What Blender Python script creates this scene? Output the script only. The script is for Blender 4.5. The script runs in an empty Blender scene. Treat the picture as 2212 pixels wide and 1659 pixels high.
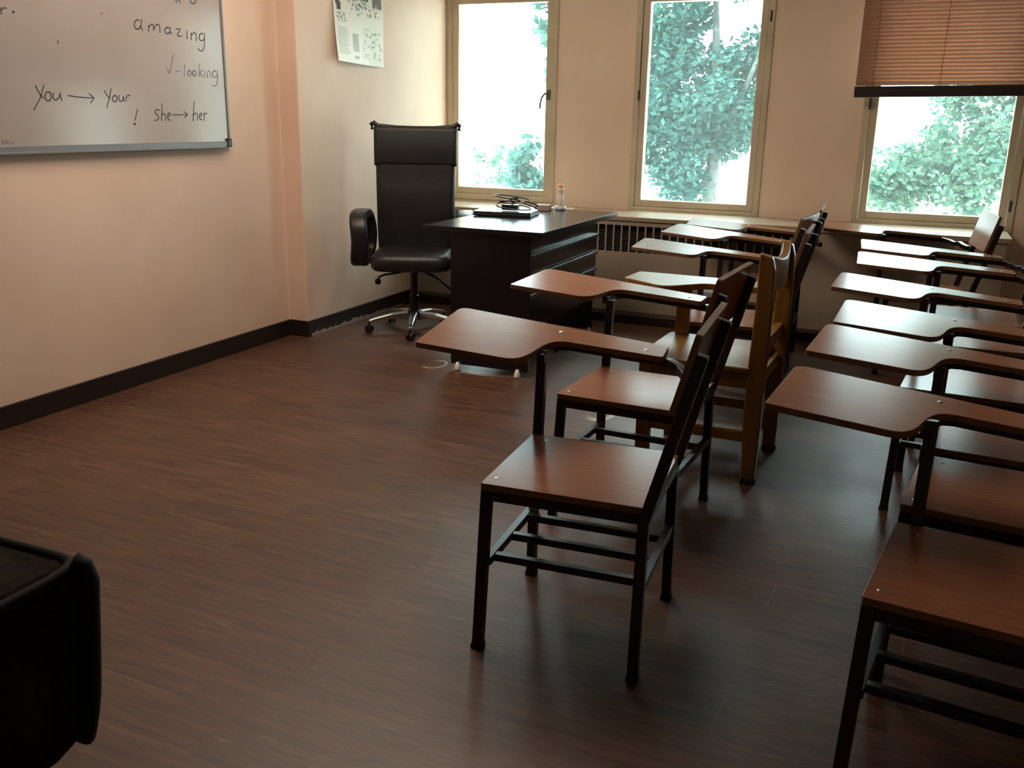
import bpy, bmesh, math, random
from mathutils import Vector, Matrix
random.seed(7)
sc = bpy.context.scene
COL = sc.collection
PI = math.pi

# ------------------------------------------------------------------ camera
F_PX, W_PX, H_PX = 2010.0, 2212.0, 1659.0
YAW, PITCH, ROLL = math.radians(-23.161), math.radians(16.006), math.radians(1.002)
CAM = Vector((0, 0, 1.34))
def cam_axes():
    f = Vector((math.sin(YAW)*math.cos(PITCH), math.cos(YAW)*math.cos(PITCH), -math.sin(PITCH)))
    r = Vector((math.cos(YAW), -math.sin(YAW), 0)); u = r.cross(f)
    c, s = math.cos(ROLL), math.sin(ROLL)
    return c*r + s*u, -s*r + c*u, f
AX_R, AX_U, AX_F = cam_axes()
cd = bpy.data.cameras.new('camera'); cam = bpy.data.objects.new('camera', cd); COL.objects.link(cam)
cd.sensor_fit = 'HORIZONTAL'; cd.sensor_width = 36.0; cd.lens = 36.0*F_PX/W_PX
cd.clip_start = 0.05; cd.clip_end = 500
m = Matrix.Identity(4)
for i in range(3):
    m[i][0], m[i][1], m[i][2], m[i][3] = AX_R[i], AX_U[i], -AX_F[i], CAM[i]
cam.matrix_world = m
sc.camera = cam

# ------------------------------------------------------------------ light, sky, exposure
SKY = 7.5
world = bpy.data.worlds.new('sky'); sc.world = world; world.use_nodes = True
wn = world.node_tree.nodes; wl = world.node_tree.links
bg = wn['Background']
bg.inputs['Color'].default_value = (0.93, 0.98, 1.0, 1); bg.inputs['Strength'].default_value = SKY
# hazy sky, brighter to the left of the windows than to the right
wt_ = wn.new('ShaderNodeTexCoord'); ws_ = wn.new('ShaderNodeSeparateXYZ'); wl.new(wt_.outputs['Generated'], ws_.inputs[0])
wm_ = wn.new('ShaderNodeMapRange'); wm_.interpolation_type = 'SMOOTHSTEP'
wm_.inputs[1].default_value = .12; wm_.inputs[2].default_value = .60; wm_.inputs[3].default_value = SKY; wm_.inputs[4].default_value = SKY*.42
wl.new(ws_.outputs[0], wm_.inputs[0]); wl.new(wm_.outputs[0], bg.inputs['Strength'])
sun_d = bpy.data.lights.new('sun', 'SUN'); sun_d.energy = 9.0; sun_d.angle = 0.01; sun_d.color = (1, .96, .88)
sun = bpy.data.objects.new('sun', sun_d); COL.objects.link(sun)
sun.rotation_euler = Vector((0.15, 0.55, -0.8)).to_track_quat('-Z', 'Y').to_euler()
sun.location = (0, -4, 9)
# daylight portals in the three window openings (sampling aid of the sky only)
WIN = [(-3.31, -2.595, 0.812, 2.135), (-1.85, -1.095, 0.782, 2.112), (-0.325, 0.46, 0.782, 2.105)]
WY = 6.60
for i, (x0, x1, z0, z1) in enumerate(WIN):
    pd = bpy.data.lights.new('daylight_portal', 'AREA'); pd.shape = 'RECTANGLE'
    pd.size, pd.size_y = x1-x0, z1-z0
    pd.cycles.is_portal = True
    po = bpy.data.objects.new('daylight_portal', pd); COL.objects.link(po)
    po.location = ((x0+x1)/2, WY+0.33, (z0+z1)/2); po.rotation_euler = (-PI/2, 0, 0)
# the room's ceiling lamp over the aisle in front of the board, above the frame
ld = bpy.data.lights.new('ceiling_light', 'AREA'); ld.shape = 'RECTANGLE'; ld.size = 1.9; ld.size_y = 1.5
ld.energy = 30; ld.color = (1, .81, .65)
lo = bpy.data.objects.new('ceiling_light', ld); COL.objects.link(lo); lo.location = (-2.25, 3.45, 2.86); lo.rotation_euler = (0, 0, PI/2)
sc.view_settings.view_transform = 'Standard'; sc.view_settings.look = 'None'
sc.view_settings.gamma = 1; sc.view_settings.use_curve_mapping = False
sc.view_settings.exposure = 1.12

# ------------------------------------------------------------------ materials
def mat(name, col, rough=.5, metal=0, spec=.5, **kw):
    mt = bpy.data.materials.new(name); mt.use_nodes = True
    b = mt.node_tree.nodes['Principled BSDF']
    b.inputs['Base Color'].default_value = (*col, 1)
    b.inputs['Roughness'].default_value = rough; b.inputs['Metallic'].default_value = metal
    b.inputs['Specular IOR Level'].default_value = spec
    for k, v in kw.items(): b.inputs[k.replace('_', ' ')].default_value = v
    return mt
def nodes(mt): return mt.node_tree.nodes, mt.node_tree.links, mt.node_tree.nodes['Principled BSDF']
def grain(mt, c0, c1, scale=(3, 40, 40), noise=1.5, bump=0.0, rough=None, detail=6, rnd=True):
    """streaky wood: noise stretched along local x, mixed between two colours"""
    n, l, b = nodes(mt)
    tc = n.new('ShaderNodeTexCoord'); mp = n.new('ShaderNodeMapping'); mp.inputs['Scale'].default_value = scale
    l.new(tc.outputs['Object'], mp.inputs['Vector'])
    if rnd:
        oi = n.new('ShaderNodeObjectInfo'); mu = n.new('ShaderNodeMath'); mu.operation = 'MULTIPLY'; mu.inputs[1].default_value = 31
        l.new(oi.outputs['Random'], mu.inputs[0]); l.new(mu.outputs[0], mp.inputs['Location'])
    nz = n.new('ShaderNodeTexNoise'); nz.inputs['Scale'].default_value = noise; nz.inputs['Detail'].default_value = detail
    nz.inputs['Roughness'].default_value = .65
    l.new(mp.outputs[0], nz.inputs['Vector'])
    cr = n.new('ShaderNodeValToRGB'); cr.color_ramp.elements[0].position = .3; cr.color_ramp.elements[1].position = .7
    cr.color_ramp.elements[0].color = (*c0, 1); cr.color_ramp.elements[1].color = (*c1, 1)
    l.new(nz.outputs['Fac'], cr.inputs[0]); l.new(cr.outputs[0], b.inputs['Base Color'])
    if bump:
        bp = n.new('ShaderNodeBump'); bp.inputs['Strength'].default_value = bump; bp.inputs['Distance'].default_value = .002
        l.new(nz.outputs['Fac'], bp.inputs['Height']); l.new(bp.outputs[0], b.inputs['Normal'])
    return mt
def mottled(mt, c0, c1, scale=2.0, lo=.35, hi=.65, detail=5, bump=0):
    n, l, b = nodes(mt)
    tc = n.new('ShaderNodeTexCoord'); nz = n.new('ShaderNodeTexNoise')
    nz.inputs['Scale'].default_value = scale; nz.inputs['Detail'].default_value = detail
    l.new(tc.outputs['Object'], nz.inputs['Vector'])
    cr = n.new('ShaderNodeValToRGB'); cr.color_ramp.elements[0].position = lo; cr.color_ramp.elements[1].position = hi
    cr.color_ramp.elements[0].color = (*c0, 1); cr.color_ramp.elements[1].color = (*c1, 1)
    l.new(nz.outputs['Fac'], cr.inputs[0]); l.new(cr.outputs[0], b.inputs['Base Color'])
    if bump:
        n2 = n.new('ShaderNodeTexNoise'); n2.inputs['Scale'].default_value = 90; n2.inputs['Detail'].default_value = 3
        l.new(tc.outputs['Object'], n2.inputs['Vector'])
        bp = n.new('ShaderNodeBump'); bp.inputs['Strength'].default_value = bump; bp.inputs['Distance'].default_value = .002
        l.new(n2.outputs['Fac'], bp.inputs['Height']); l.new(bp.outputs[0], b.inputs['Normal'])
    return mt

M = {}
M['wall'] = mottled(mat('wall_paint', (.7, .55, .4), .55, spec=.3), (.66, .485, .375), (.75, .565, .450), 1.1, .38, .6, 7, .15)
M['wall2'] = mottled(mat('wall_paint_lightened', (.8, .62, .5), .55, spec=.3), (.76, .58, .455), (.84, .66, .53), 1.1, .38, .6, 7, .15)  # same paint, colour lifted to stand in for light missing on the window wall
M['ceil'] = mat('ceiling_paint', (.7, .62, .5), .8)
M['base'] = mat('baseboard_stone', (.018, .011, .009), .35)
M['frame'] = mottled(mat('window_frame_paint', (.6, .5, .36), .4), (.50, .42, .30), (.60, .51, .37), 4)
M['sill'] = mat('sill_stone', (.38, .30, .22), .25)
M['lam'] = grain(mat('cherry_laminate', (.3, .12, .06), .23, spec=.11), (.215, .085, .043), (.285, .118, .062), (2.2, 34, 34), 2.0)
M['edge'] = mat('laminate_edge', (.16, .085, .04), .45)
M['steel'] = mat('dark_painted_steel', (.012, .008, .008), .33)
M['pine'] = grain(mat('varnished_pine', (.45, .22, .05), .32, spec=.35), (.16, .074, .014), (.235, .117, .027), (6, 6, 1.2), 4.0)
M['rubber'] = mat('black_rubber', (.008, .008, .008), .7)
M['chrome'] = mat('worn_chrome', (.45, .43, .40), .3, 1.0)
M['leather'] = mottled(mat('black_leather', (.012, .012, .014), .42), (.009, .009, .011), (.016, .016, .018), 6, bump=.3)
M['plastic'] = mat('black_plastic', (.009, .009, .010), .4)
M['deskwood'] = grain(mat('dark_desk_laminate', (.018, .013, .014), .2), (.006, .0055, .0075), (.009, .0075, .009), (2, 30, 30), 1.5)
M['screw'] = mat('screw_steel', (.5, .5, .5), .3, 1.0)
M['board'] = mottled(mat('whiteboard_enamel', (.5, .47, .45), .16), (.33, .285, .268), (.39, .345, .325), 1.5)
M['alu'] = mat('aluminium_trim', (.20, .20, .21), .45, .5)
M['ink'] = mat('marker_ink', (.035, .03, .04), .6)
M['inkfaint'] = mat('faded_marker_ink', (.16, .145, .15), .6)
M['fabric'] = mottled(mat('dark_upholstery', (.012, .010, .009), .9, spec=.06), (.012, .009, .0065), (.022, .016, .011), 40, bump=.5)
M['welt'] = mat('dark_welt', (.003, .0025, .0025), .7, spec=.25)
M['bark'] = mottled(mat('bark', (.06, .06, .05), .9), (.05, .06, .055), (.10, .11, .10), 8)

def floor_material():
    mt = mat('wood_look_floor', (.07, .04, .025), .36)
    n, l, b = nodes(mt)
    tc = n.new('ShaderNodeTexCoord')
    mp = n.new('ShaderNodeMapping'); mp.inputs['Rotation'].default_value = (0, 0, math.radians(2.5))
    l.new(tc.outputs['Object'], mp.inputs['Vector'])
    br = n.new('ShaderNodeTexBrick')
    br.inputs['Scale'].default_value = 1.0; br.inputs['Brick Width'].default_value = 1.0; br.inputs['Row Height'].default_value = .155
    br.inputs['Mortar Size'].default_value = .0016; br.inputs['Mortar Smooth'].default_value = .3; br.inputs['Bias'].default_value = 0
    br.inputs['Color1'].default_value = (.25, .25, .25, 1); br.inputs['Color2'].default_value = (.75, .75, .75, 1); br.inputs['Mortar'].default_value = (.5, .5, .5, 1)
    br.offset = .37
    l.new(mp.outputs[0], br.inputs['Vector'])
    m2 = n.new('ShaderNodeMapping'); m2.inputs['Scale'].default_value = (1.6, 26, 1); m2.inputs['Rotation'].default_value = (0, 0, math.radians(2.5))
    l.new(tc.outputs['Object'], m2.inputs['Vector'])
    addv = n.new('ShaderNodeVectorMath'); addv.operation = 'MULTIPLY_ADD'
    l.new(br.outputs['Color'], addv.inputs[0]); addv.inputs[1].default_value = (19, 7, 3); l.new(m2.outputs[0], addv.inputs[2])
    nz = n.new('ShaderNodeTexNoise'); nz.inputs['Scale'].default_value = 2.2; nz.inputs['Detail'].default_value = 9; nz.inputs['Roughness'].default_value = .7
    l.new(addv.outputs[0], nz.inputs['Vector'])
    cr = n.new('ShaderNodeValToRGB'); e = cr.color_ramp.elements
    e[0].position = .32; e[0].color = (.036, .0155, .0078, 1); e[1].position = .70; e[1].color = (.135, .060, .034, 1)
    l.new(nz.outputs['Fac'], cr.inputs[0])
    # plank to plank tint
    hs = n.new('ShaderNodeHueSaturation'); l.new(cr.outputs[0], hs.inputs['Color'])
    mr = n.new('ShaderNodeMapRange'); mr.inputs[1].default_value = .25; mr.inputs[2].default_value = .75; mr.inputs[3].default_value = .84; mr.inputs[4].default_value = 1.14
    l.new(br.outputs['Color'], mr.inputs[0]); l.new(mr.outputs[0], hs.inputs['Value'])
    # pale worn seams and scratches
    n3 = n.new('ShaderNodeTexNoise'); n3.inputs['Scale'].default_value = 2.6; n3.inputs['Detail'].default_value = 4
    l.new(tc.outputs['Object'], n3.inputs['Vector'])
    sm = n.new('ShaderNodeMapRange'); sm.inputs[1].default_value = .45; sm.inputs[2].default_value = .62; sm.inputs[3].default_value = 0; sm.inputs[4].default_value = .75
    l.new(n3.outputs['Fac'], sm.inputs[0])
    mm = n.new('ShaderNodeMath'); mm.operation = 'MULTIPLY'; l.new(br.outputs['Fac'], mm.inputs[0]); l.new(sm.outputs[0], mm.inputs[1])
    mx = n.new('ShaderNodeMix'); mx.data_type = 'RGBA'; l.new(mm.outputs[0], mx.inputs['Factor']); l.new(hs.outputs[0], mx.inputs[6])
    mx.inputs[7].default_value = (.22, .14, .09, 1)
    m4 = n.new('ShaderNodeMapping'); m4.inputs['Scale'].default_value = (9, 70, 1); l.new(tc.outputs['Object'], m4.inputs['Vector'])
    n4 = n.new('ShaderNodeTexNoise'); n4.inputs['Scale'].default_value = 1.0; n4.inputs['Detail'].default_value = 5; l.new(m4.outputs[0], n4.inputs['Vector'])
    s4 = n.new('ShaderNodeMapRange'); s4.inputs[1].default_value = .63; s4.inputs[2].default_value = .72; s4.inputs[3].default_value = 0; s4.inputs[4].default_value = .65
    l.new(n4.outputs['Fac'], s4.inputs[0])
    mx2 = n.new('ShaderNodeMix'); mx2.data_type = 'RGBA'; l.new(s4.outputs[0], mx2.inputs['Factor']); l.new(mx.outputs[2], mx2.inputs[6])
    mx2.inputs[7].default_value = (.19, .125, .085, 1)
    # two pale ring-shaped marks
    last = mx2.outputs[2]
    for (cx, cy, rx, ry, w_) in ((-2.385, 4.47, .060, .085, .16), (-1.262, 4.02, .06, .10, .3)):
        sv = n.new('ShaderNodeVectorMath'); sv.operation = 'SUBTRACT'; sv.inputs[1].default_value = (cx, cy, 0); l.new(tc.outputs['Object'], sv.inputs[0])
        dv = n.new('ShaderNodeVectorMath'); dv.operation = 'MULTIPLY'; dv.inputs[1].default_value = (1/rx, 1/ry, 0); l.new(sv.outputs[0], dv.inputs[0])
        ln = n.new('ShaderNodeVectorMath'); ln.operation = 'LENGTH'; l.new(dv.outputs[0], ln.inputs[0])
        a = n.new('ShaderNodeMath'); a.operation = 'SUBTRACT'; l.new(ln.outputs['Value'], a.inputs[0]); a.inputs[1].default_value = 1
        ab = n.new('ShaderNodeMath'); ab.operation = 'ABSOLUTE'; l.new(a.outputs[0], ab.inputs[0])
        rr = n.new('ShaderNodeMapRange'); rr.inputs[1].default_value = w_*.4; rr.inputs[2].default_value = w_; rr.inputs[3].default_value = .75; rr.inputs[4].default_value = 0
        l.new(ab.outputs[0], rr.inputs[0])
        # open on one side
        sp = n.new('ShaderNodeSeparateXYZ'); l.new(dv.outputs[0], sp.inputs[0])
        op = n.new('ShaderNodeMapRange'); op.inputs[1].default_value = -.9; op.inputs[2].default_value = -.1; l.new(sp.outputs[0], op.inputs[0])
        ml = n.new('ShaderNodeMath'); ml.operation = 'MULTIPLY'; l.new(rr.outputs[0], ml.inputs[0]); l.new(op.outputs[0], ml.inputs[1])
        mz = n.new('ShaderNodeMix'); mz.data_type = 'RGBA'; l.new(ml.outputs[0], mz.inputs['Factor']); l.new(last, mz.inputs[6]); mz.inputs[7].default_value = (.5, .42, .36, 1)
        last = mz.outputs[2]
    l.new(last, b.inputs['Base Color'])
    rg = n.new('ShaderNodeMapRange'); rg.inputs[3].default_value = .30; rg.inputs[4].default_value = .52; l.new(n3.outputs['Fac'], rg.inputs[0]); l.new(rg.outputs[0], b.inputs['Roughness'])
    bp = n.new('ShaderNodeBump'); bp.inputs['Strength'].default_value = .35; bp.inputs['Distance'].default_value = .002
    l.new(nz.outputs['Fac'], bp.inputs['Height']); l.new(bp.outputs[0], b.inputs['Normal'])
    return mt
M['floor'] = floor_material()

def glass_material():
    mt = bpy.data.materials.new('window_glass'); mt.use_nodes = True
    n = mt.node_tree.nodes; l = mt.node_tree.links; n.clear()
    o = n.new('ShaderNodeOutputMaterial'); t = n.new('ShaderNodeBsdfTransparent'); g = n.new('ShaderNodeBsdfGlossy'); mx = n.new('ShaderNodeMixShader')
    t.inputs['Color'].default_value = (.86, .97, .96, 1); g.inputs['Roughness'].default_value = .03; mx.inputs[0].default_value = .05
    du = n.new('ShaderNodeBsdfTranslucent'); du.inputs['Color'].default_value = (.80, .96, .95, 1)
    m2 = n.new('ShaderNodeMixShader'); m2.inputs[0].default_value = .014
    l.new(t.outputs[0], m2.inputs[1]); l.new(du.outputs[0], m2.inputs[2])
    l.new(m2.outputs[0], mx.inputs[1]); l.new(g.outputs[0], mx.inputs[2]); l.new(mx.outputs[0], o.inputs[0])
    return mt
M['glass'] = glass_material()
def leaf_material(name, c0, c1):
    mt = bpy.data.materials.new(name); mt.use_nodes = True
    n = mt.node_tree.nodes; l = mt.node_tree.links; n.clear()
    o = n.new('ShaderNodeOutputMaterial'); d = n.new('ShaderNodeBsdfDiffuse'); t = n.new('ShaderNodeBsdfTranslucent'); mx = n.new('ShaderNodeMixShader')
    gi = n.new('ShaderNodeNewGeometry'); cr = n.new('ShaderNodeValToRGB')
    cr.color_ramp.elements[0].color = (*c0, 1); cr.color_ramp.elements[1].color = (*c1, 1)
    l.new(gi.outputs['Random Per Island'], cr.inputs[0]); l.new(cr.outputs[0], d.inputs[0]); l.new(cr.outputs[0], t.inputs[0])
    mx.inputs[0].default_value = .4
    l.new(d.outputs[0], mx.inputs[1]); l.new(t.outputs[0], mx.inputs[2]); l.new(mx.outputs[0], o.inputs[0])
    return mt
M['leafA'] = leaf_material('teal_leaves', (.020, .062, .056), (.062, .138, .118))
M['leafB'] = leaf_material('yellow_green_leaves', (.030, .086, .070), (.105, .175, .115))
def blind_material():
    mt = mat('blind_slat', (.50, .27, .20), .45)
    n, l, b = nodes(mt)
    t = n.new('ShaderNodeBsdfTranslucent'); t.inputs[0].default_value = (.50, .34, .25, 1); mx = n.new('ShaderNodeMixShader'); mx.inputs[0].default_value = .37
    out = [x for x in n if x.type == 'OUTPUT_MATERIAL'][0]
    l.new(b.outputs[0], mx.inputs[1]); l.new(t.outputs[0], mx.inputs[2]); l.new(mx.outputs[0], out.inputs[0])
    return mt
M['slat'] = blind_material()
M['rail'] = mat('blind_rail', (.035, .028, .024), .3)
M['paper'] = mat('poster_paper', (.72, .70, .62), .35)
M['white'] = mat('white_plastic', (.75, .72, .66), .4)
M['orange'] = mat('orange_cap', (.75, .30, .04), .4)
M['pink'] = mat('pink_paper', (.42, .26, .24), .7)
M['ground'] = mat('pale_ground', (.62, .62, .58), .9)

# ------------------------------------------------------------------ mesh helpers
class MB:
    def __init__(s): s.v = []; s.f = []; s.mi = []
    def add(s, vs, fs, mi=0):
        o = len(s.v); s.v += [tuple(v) for v in vs]
        for f in fs: s.f.append([o+i for i in f]); s.mi.append(mi)
        return s
    def box(s, x0, x1, y0, y1, z0, z1, mi=0):
        vs = [(x, y, z) for z in (z0, z1) for y in (y0, y1) for x in (x0, x1)]
        return s.add(vs, [(0, 2, 3, 1), (4, 5, 7, 6), (0, 1, 5, 4), (2, 6, 7, 3), (0, 4, 6, 2), (1, 3, 7, 5)], mi)
    def bar(s, a, b, w, h=None, up=(0, 0, 1), mi=0):
        """square bar from a to b, w across, h along up"""
        h = h or w; a = Vector(a); b = Vector(b); d = (b-a).normalized(); up = Vector(up)
        sd = d.cross(up)
        if sd.length < 1e-4: sd = d.cross(Vector((0, 1, 0)))
        sd.normalize(); u = sd.cross(d).normalized()
        vs = []
        for p in (a, b):
            for i, j in ((-1, -1), (1, -1), (1, 1), (-1, 1)): vs.append(p + sd*(i*w/2) + u*(j*h/2))
        return s.add(vs, [(3, 2, 1, 0), (4, 5, 6, 7), (0, 1, 5, 4), (1, 2, 6, 5), (2, 3, 7, 6), (3, 0, 4, 7)], mi)
    def sweep(s, pts, prof, up=(0, 0, 1), closed=False, mi=0):
        """sweep a closed 2-D profile [(side, up)] along a polyline"""
        P = [Vector(p) for p in pts]; n = len(P); k = len(prof); vs = []
        up = Vector(up)
        for i, p in enumerate(P):
            if closed: d = P[(i+1) % n]-P[i-1]
            else: d = P[min(i+1, n-1)]-P[max(i-1, 0)]
            d.normalize(); sd = d.cross(up)
            if sd.length < 1e-3: sd = d.cross(Vector((1, 0, 0)))
            sd.normalize(); u = sd.cross(d)
            vs += [p + sd*a + u*b for a, b in prof]
        fs = []
        for i in range(n if closed else n-1):
            j = (i+1) % n
            for q in range(k):
                r = (q+1) % k; fs.append((i*k+q, i*k+r, j*k+r, j*k+q))
        if not closed: fs += [tuple(range(k))[::-1], tuple((n-1)*k+q for q in range(k))]
        return s.add(vs, fs, mi)
    def tube(s, pts, r, seg=8, closed=False, mi=0):
        return s.sweep(pts, [(r*math.cos(2*PI*i/seg), r*math.sin(2*PI*i/seg)) for i in range(seg)], closed=closed, mi=mi)
    def lathe(s, prof, c=(0, 0, 0), seg=24, axis='z', mi=0):
        vs = []; k = len(prof)
        for i in range(seg):
            a = 2*PI*i/seg
            for r, h in prof:
                p = (r*math.cos(a), r*math.sin(a), h)
                if axis == 'x': p = (h, r*math.cos(a), r*math.sin(a))
                if axis == 'y': p = (r*math.sin(a), h, r*math.cos(a))
                vs.append((c[0]+p[0], c[1]+p[1], c[2]+p[2]))
        fs = [(i*k+j, ((i+1) % seg)*k+j, ((i+1) % seg)*k+j+1, i*k+j+1) for i in range(seg) for j in range(k-1)]
        fs += [tuple(i*k for i in range(seg))[::-1], tuple(i*k+k-1 for i in range(seg))]
        return s.add(vs, fs, mi)
    def prism(s, poly, z0, z1, top=0, side=0):
        """poly [(x,y)] extruded; z may be numbers or functions of (x,y)"""
        fz = lambda z, p: z(*p) if callable(z) else z
        n = len(poly)
        s.add([(x, y, fz(z1, (x, y))) for x, y in poly], [tuple(range(n))], top)
        s.add([(x, y, fz(z0, (x, y))) for x, y in poly], [tuple(range(n))[::-1]], side)
        vs = [(x, y, fz(z0, (x, y))) for x, y in poly]+[(x, y, fz(z1, (x, y))) for x, y in poly]
        return s.add(vs, [(i, (i+1) % n, n+(i+1) % n, n+i) for i in range(n)], side)
    def build(s, name, mats, parent=None, bevel=0, smooth=False, weld=True):
        me = bpy.data.meshes.new(name); me.from_pydata(s.v, [], s.f)
        mats = mats if isinstance(mats, (list, tuple)) else [mats]
        for mm in mats: me.materials.append(mm)
        for p, i in zip(me.polygons, s.mi): p.material_index = i; p.use_smooth = smooth
        bm = bmesh.new(); bm.from_mesh(me)
        if weld: bmesh.ops.remove_doubles(bm, verts=bm.verts, dist=1e-5)
        bmesh.ops.recalc_face_normals(bm, faces=bm.faces); bm.to_mesh(me); bm.free()
        o = bpy.data.objects.new(name, me); COL.objects.link(o)
        if parent: o.parent = parent
        if bevel:
            b = o.modifiers.new('soft_edges', 'BEVEL'); b.width = bevel; b.segments = 2; b.limit_method = 'ANGLE'; b.angle_limit = .6
        return o
def rounded(poly, radii, seg=6):
    """round the corners of a polygon"""
    out = []; n = len(poly)
    for i, (p, r) in enumerate(zip(poly, radii)):
        p = Vector(p); a = Vector(poly[i-1]); b = Vector(poly[(i+1) % n])
        if r <= 0: out.append(tuple(p)); continue
        da = (a-p).normalized(); db = (b-p).normalized(); ang = max(da.angle(db), .01); t = r/math.tan(ang/2)
        t = min(t, (a-p).length*.49, (b-p).length*.49)
        p0, p1 = p+da*t, p+db*t
        for k in range(seg+1):
            u = k/seg; out.append(tuple((1-u)**2*p0+2*u*(1-u)*p+u*u*p1))
    return out
def rrect(w, h, r, seg=5): return rounded([(-w/2, -h/2), (w/2, -h/2), (w/2, h/2), (-w/2, h/2)], [r]*4, seg)
def thing(name, label, cat, loc=(0, 0, 0), rz=0, group=None):
    o = bpy.data.objects.new(name, None); COL.objects.link(o); o.location = loc; o.rotation_euler = (0, 0, rz)
    o.empty_display_size = .1
    o['label'] = label; o['category'] = cat
    if group: o['group'] = group
    return o
def tag(o, label, cat, group=None):
    o['label'] = label; o['category'] = cat
    if group: o['group'] = group
    return o
def struct(o): o['kind'] = 'structure'; return o
def dup(root, label, loc, rz):
    r = root.copy(); COL.objects.link(r); r.location = loc; r.rotation_euler = (0, 0, rz); r['label'] = label
    for ch in list(root.children):
        c = ch.copy(); COL.objects.link(c); c.parent = r
        for g in list(ch.children):
            d = g.copy(); COL.objects.link(d); d.parent = c
    return r
def at(px, py, axis, val):
    """point of the room plane axis=val seen at photo pixel (px,py): used to lay writing out on its board"""
    d = AX_R*((px-W_PX/2)/F_PX) - AX_U*((py-H_PX/2)/F_PX) + AX_F
    return CAM + d*((val-CAM[axis])/d[axis])

# ------------------------------------------------------------------ room shell
XL, XP, YP = -3.535, -3.40, 4.705          # whiteboard wall, projecting corner wall, where it starts
XR, YF, ZC = 3.4, -2.4, 2.9
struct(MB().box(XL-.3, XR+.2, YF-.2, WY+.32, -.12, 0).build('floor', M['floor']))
struct(MB().box(XL-.3, XR+.2, YF-.2, WY+.32, ZC, ZC+.12).build('ceiling', M['ceil']))
w = MB(); w.prism([(XL-.2, YF-.2), (XL, YF-.2), (XL, YP), (XP, YP), (XP, WY+.32), (XL-.2, WY+.32)], 0, ZC)
struct(w.build('wall_left', M['wall'], bevel=.006))
struct(MB().box(XR, XR+.2, YF-.2, WY+.32, 0, ZC).build('wall_right', M['wall']))
struct(MB().box(XL-.2, XR+.2, YF-.2, YF, 0, ZC).build('wall_front', M['wall']))
# window wall: boxes round three openings
FR = .085     # frame width outside the glass
op = [(x0-FR, x1+FR, z0-FR, z1+FR) for x0, x1, z0, z1 in WIN]
op[0] = (WIN[0][0]-.035, op[0][1], op[0][2], op[0][3])
w = MB(); xs = XP
for x0, x1, z0, z1 in op:
    if x0 > xs: w.box(xs, x0, WY, WY+.32, 0, ZC)
    w.box(x0, x1, WY, WY+.32, 0, z0); w.box(x0, x1, WY, WY+.32, z1, ZC); xs = x1
w.box(xs, XR, WY, WY+.32, 0, ZC)
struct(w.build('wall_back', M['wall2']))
# baseboards
b = MB(); b.prism([(XL, YF), (XL+.014, YF), (XL+.014, YP-.014), (XP+.014, YP-.014), (XP+.014, 6.05), (XP, 6.05), (XP, YP), (XL, YP)], 0, .10)
struct(b.build('baseboard_left', M['base'], bevel=.003))
# worn plaster strip under the baseboard of the projecting wall
b = MB(); pts = []
for i in range(41):
    y = 4.72+1.15*i/40; pts.append((y, .012+.030*random.random()*(1-.7*i/40)))
vs = [(XP+.0148, y, .001) for y, h in pts]+[(XP+.0152, y, h) for y, h in pts]; n_ = len(pts)
b.add(vs, [(i, i+1, n_+i+1, n_+i) for i in range(n_-1)])
vs2 = [(XP+.0142, y, .001) for y, h in pts]+[(XP+.0142, y, h) for y, h in pts]
b.add(vs2, [(n_+i, n_+i+1, i+1, i) for i in range(n_-1)])
struct(b.build('trim_1', mat('chipped_plaster', (.30, .26, .22), .8)))

# ------------------------------------------------------------------ windows
def window(i, x0, x1, z0, z1, left=None, handle=None, hinges=()):
    yf, yb = WY-.012, WY+.10
    r = bpy.data.objects.new('window_%d' % i, None); COL.objects.link(r); r.location = ((x0+x1)/2, WY, z0); struct(r)
    def loc(o): o.location = -r.location; return o
    def ring(mb, a0, a1, c0, c1, wd, y0, y1, wl=None):
        wl = wl if wl is not None else wd
        mb.box(a0, a0+wl, y0, y1, c0, c1); mb.box(a1-wd, a1, y0, y1, c0, c1)
        mb.box(a0+wl, a1-wd, y0, y1, c0, c0+wd); mb.box(a0+wl, a1-wd, y0, y1, c1-wd, c1)
    ox0 = left if left is not None else x0-FR
    f = MB(); ring(f, ox0, x1+FR, z0-FR, z1+FR, .04, yf, yb, (x0-.045)-ox0); loc(f.build('frame', M['frame'], r, bevel=.004))
    s = MB(); ring(s, x0-.042, x1+.042, z0-.042, z1+.042, .046, yf+.014, yb-.03); loc(s.build('sash', M['frame'], r, bevel=.004))
    g = MB().box(x0-.01, x1+.01, WY+.040, WY+.046, z0-.01, z1+.01); loc(g.build('pane', M['glass'], r))
    if handle:
        hx, hz = handle
        h = MB(); h.box(hx-.012, hx+.012, yf-.012+.014, yf+.016, hz-.035, hz+.035)
        h.tube([(hx, yf+.004, hz+.01), (hx, yf-.03, hz+.01), (hx-.012, yf-.036, hz+.006), (hx-.035, yf-.036, hz-.02), (hx-.046, yf-.036, hz-.06), (hx-.048, yf-.036, hz-.10)], .0075)
        loc(h.build('handle', mat('grey_handle', (.16, .15, .14), .4), r, smooth=False))
    for hx, hz in hinges:
        h = MB().lathe([(.001, -.035), (.006, -.034), (.006, .034), (.001, .035)], (hx, yf-.002, hz), 10)
        loc(h.build('hinge', M['plastic'], r))
    return r
window(1, *WIN[0], left=XP, handle=(WIN[0][1]+.022, 1.50))
window(2, *WIN[1], hinges=[(WIN[1][0]-.045, 1.50), (WIN[1][1]+.06, 2.0)])
window(3, *WIN[2], hinges=[(WIN[2][0]-.045, 1.46), (WIN[2][1]+.055, .86)])

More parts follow.
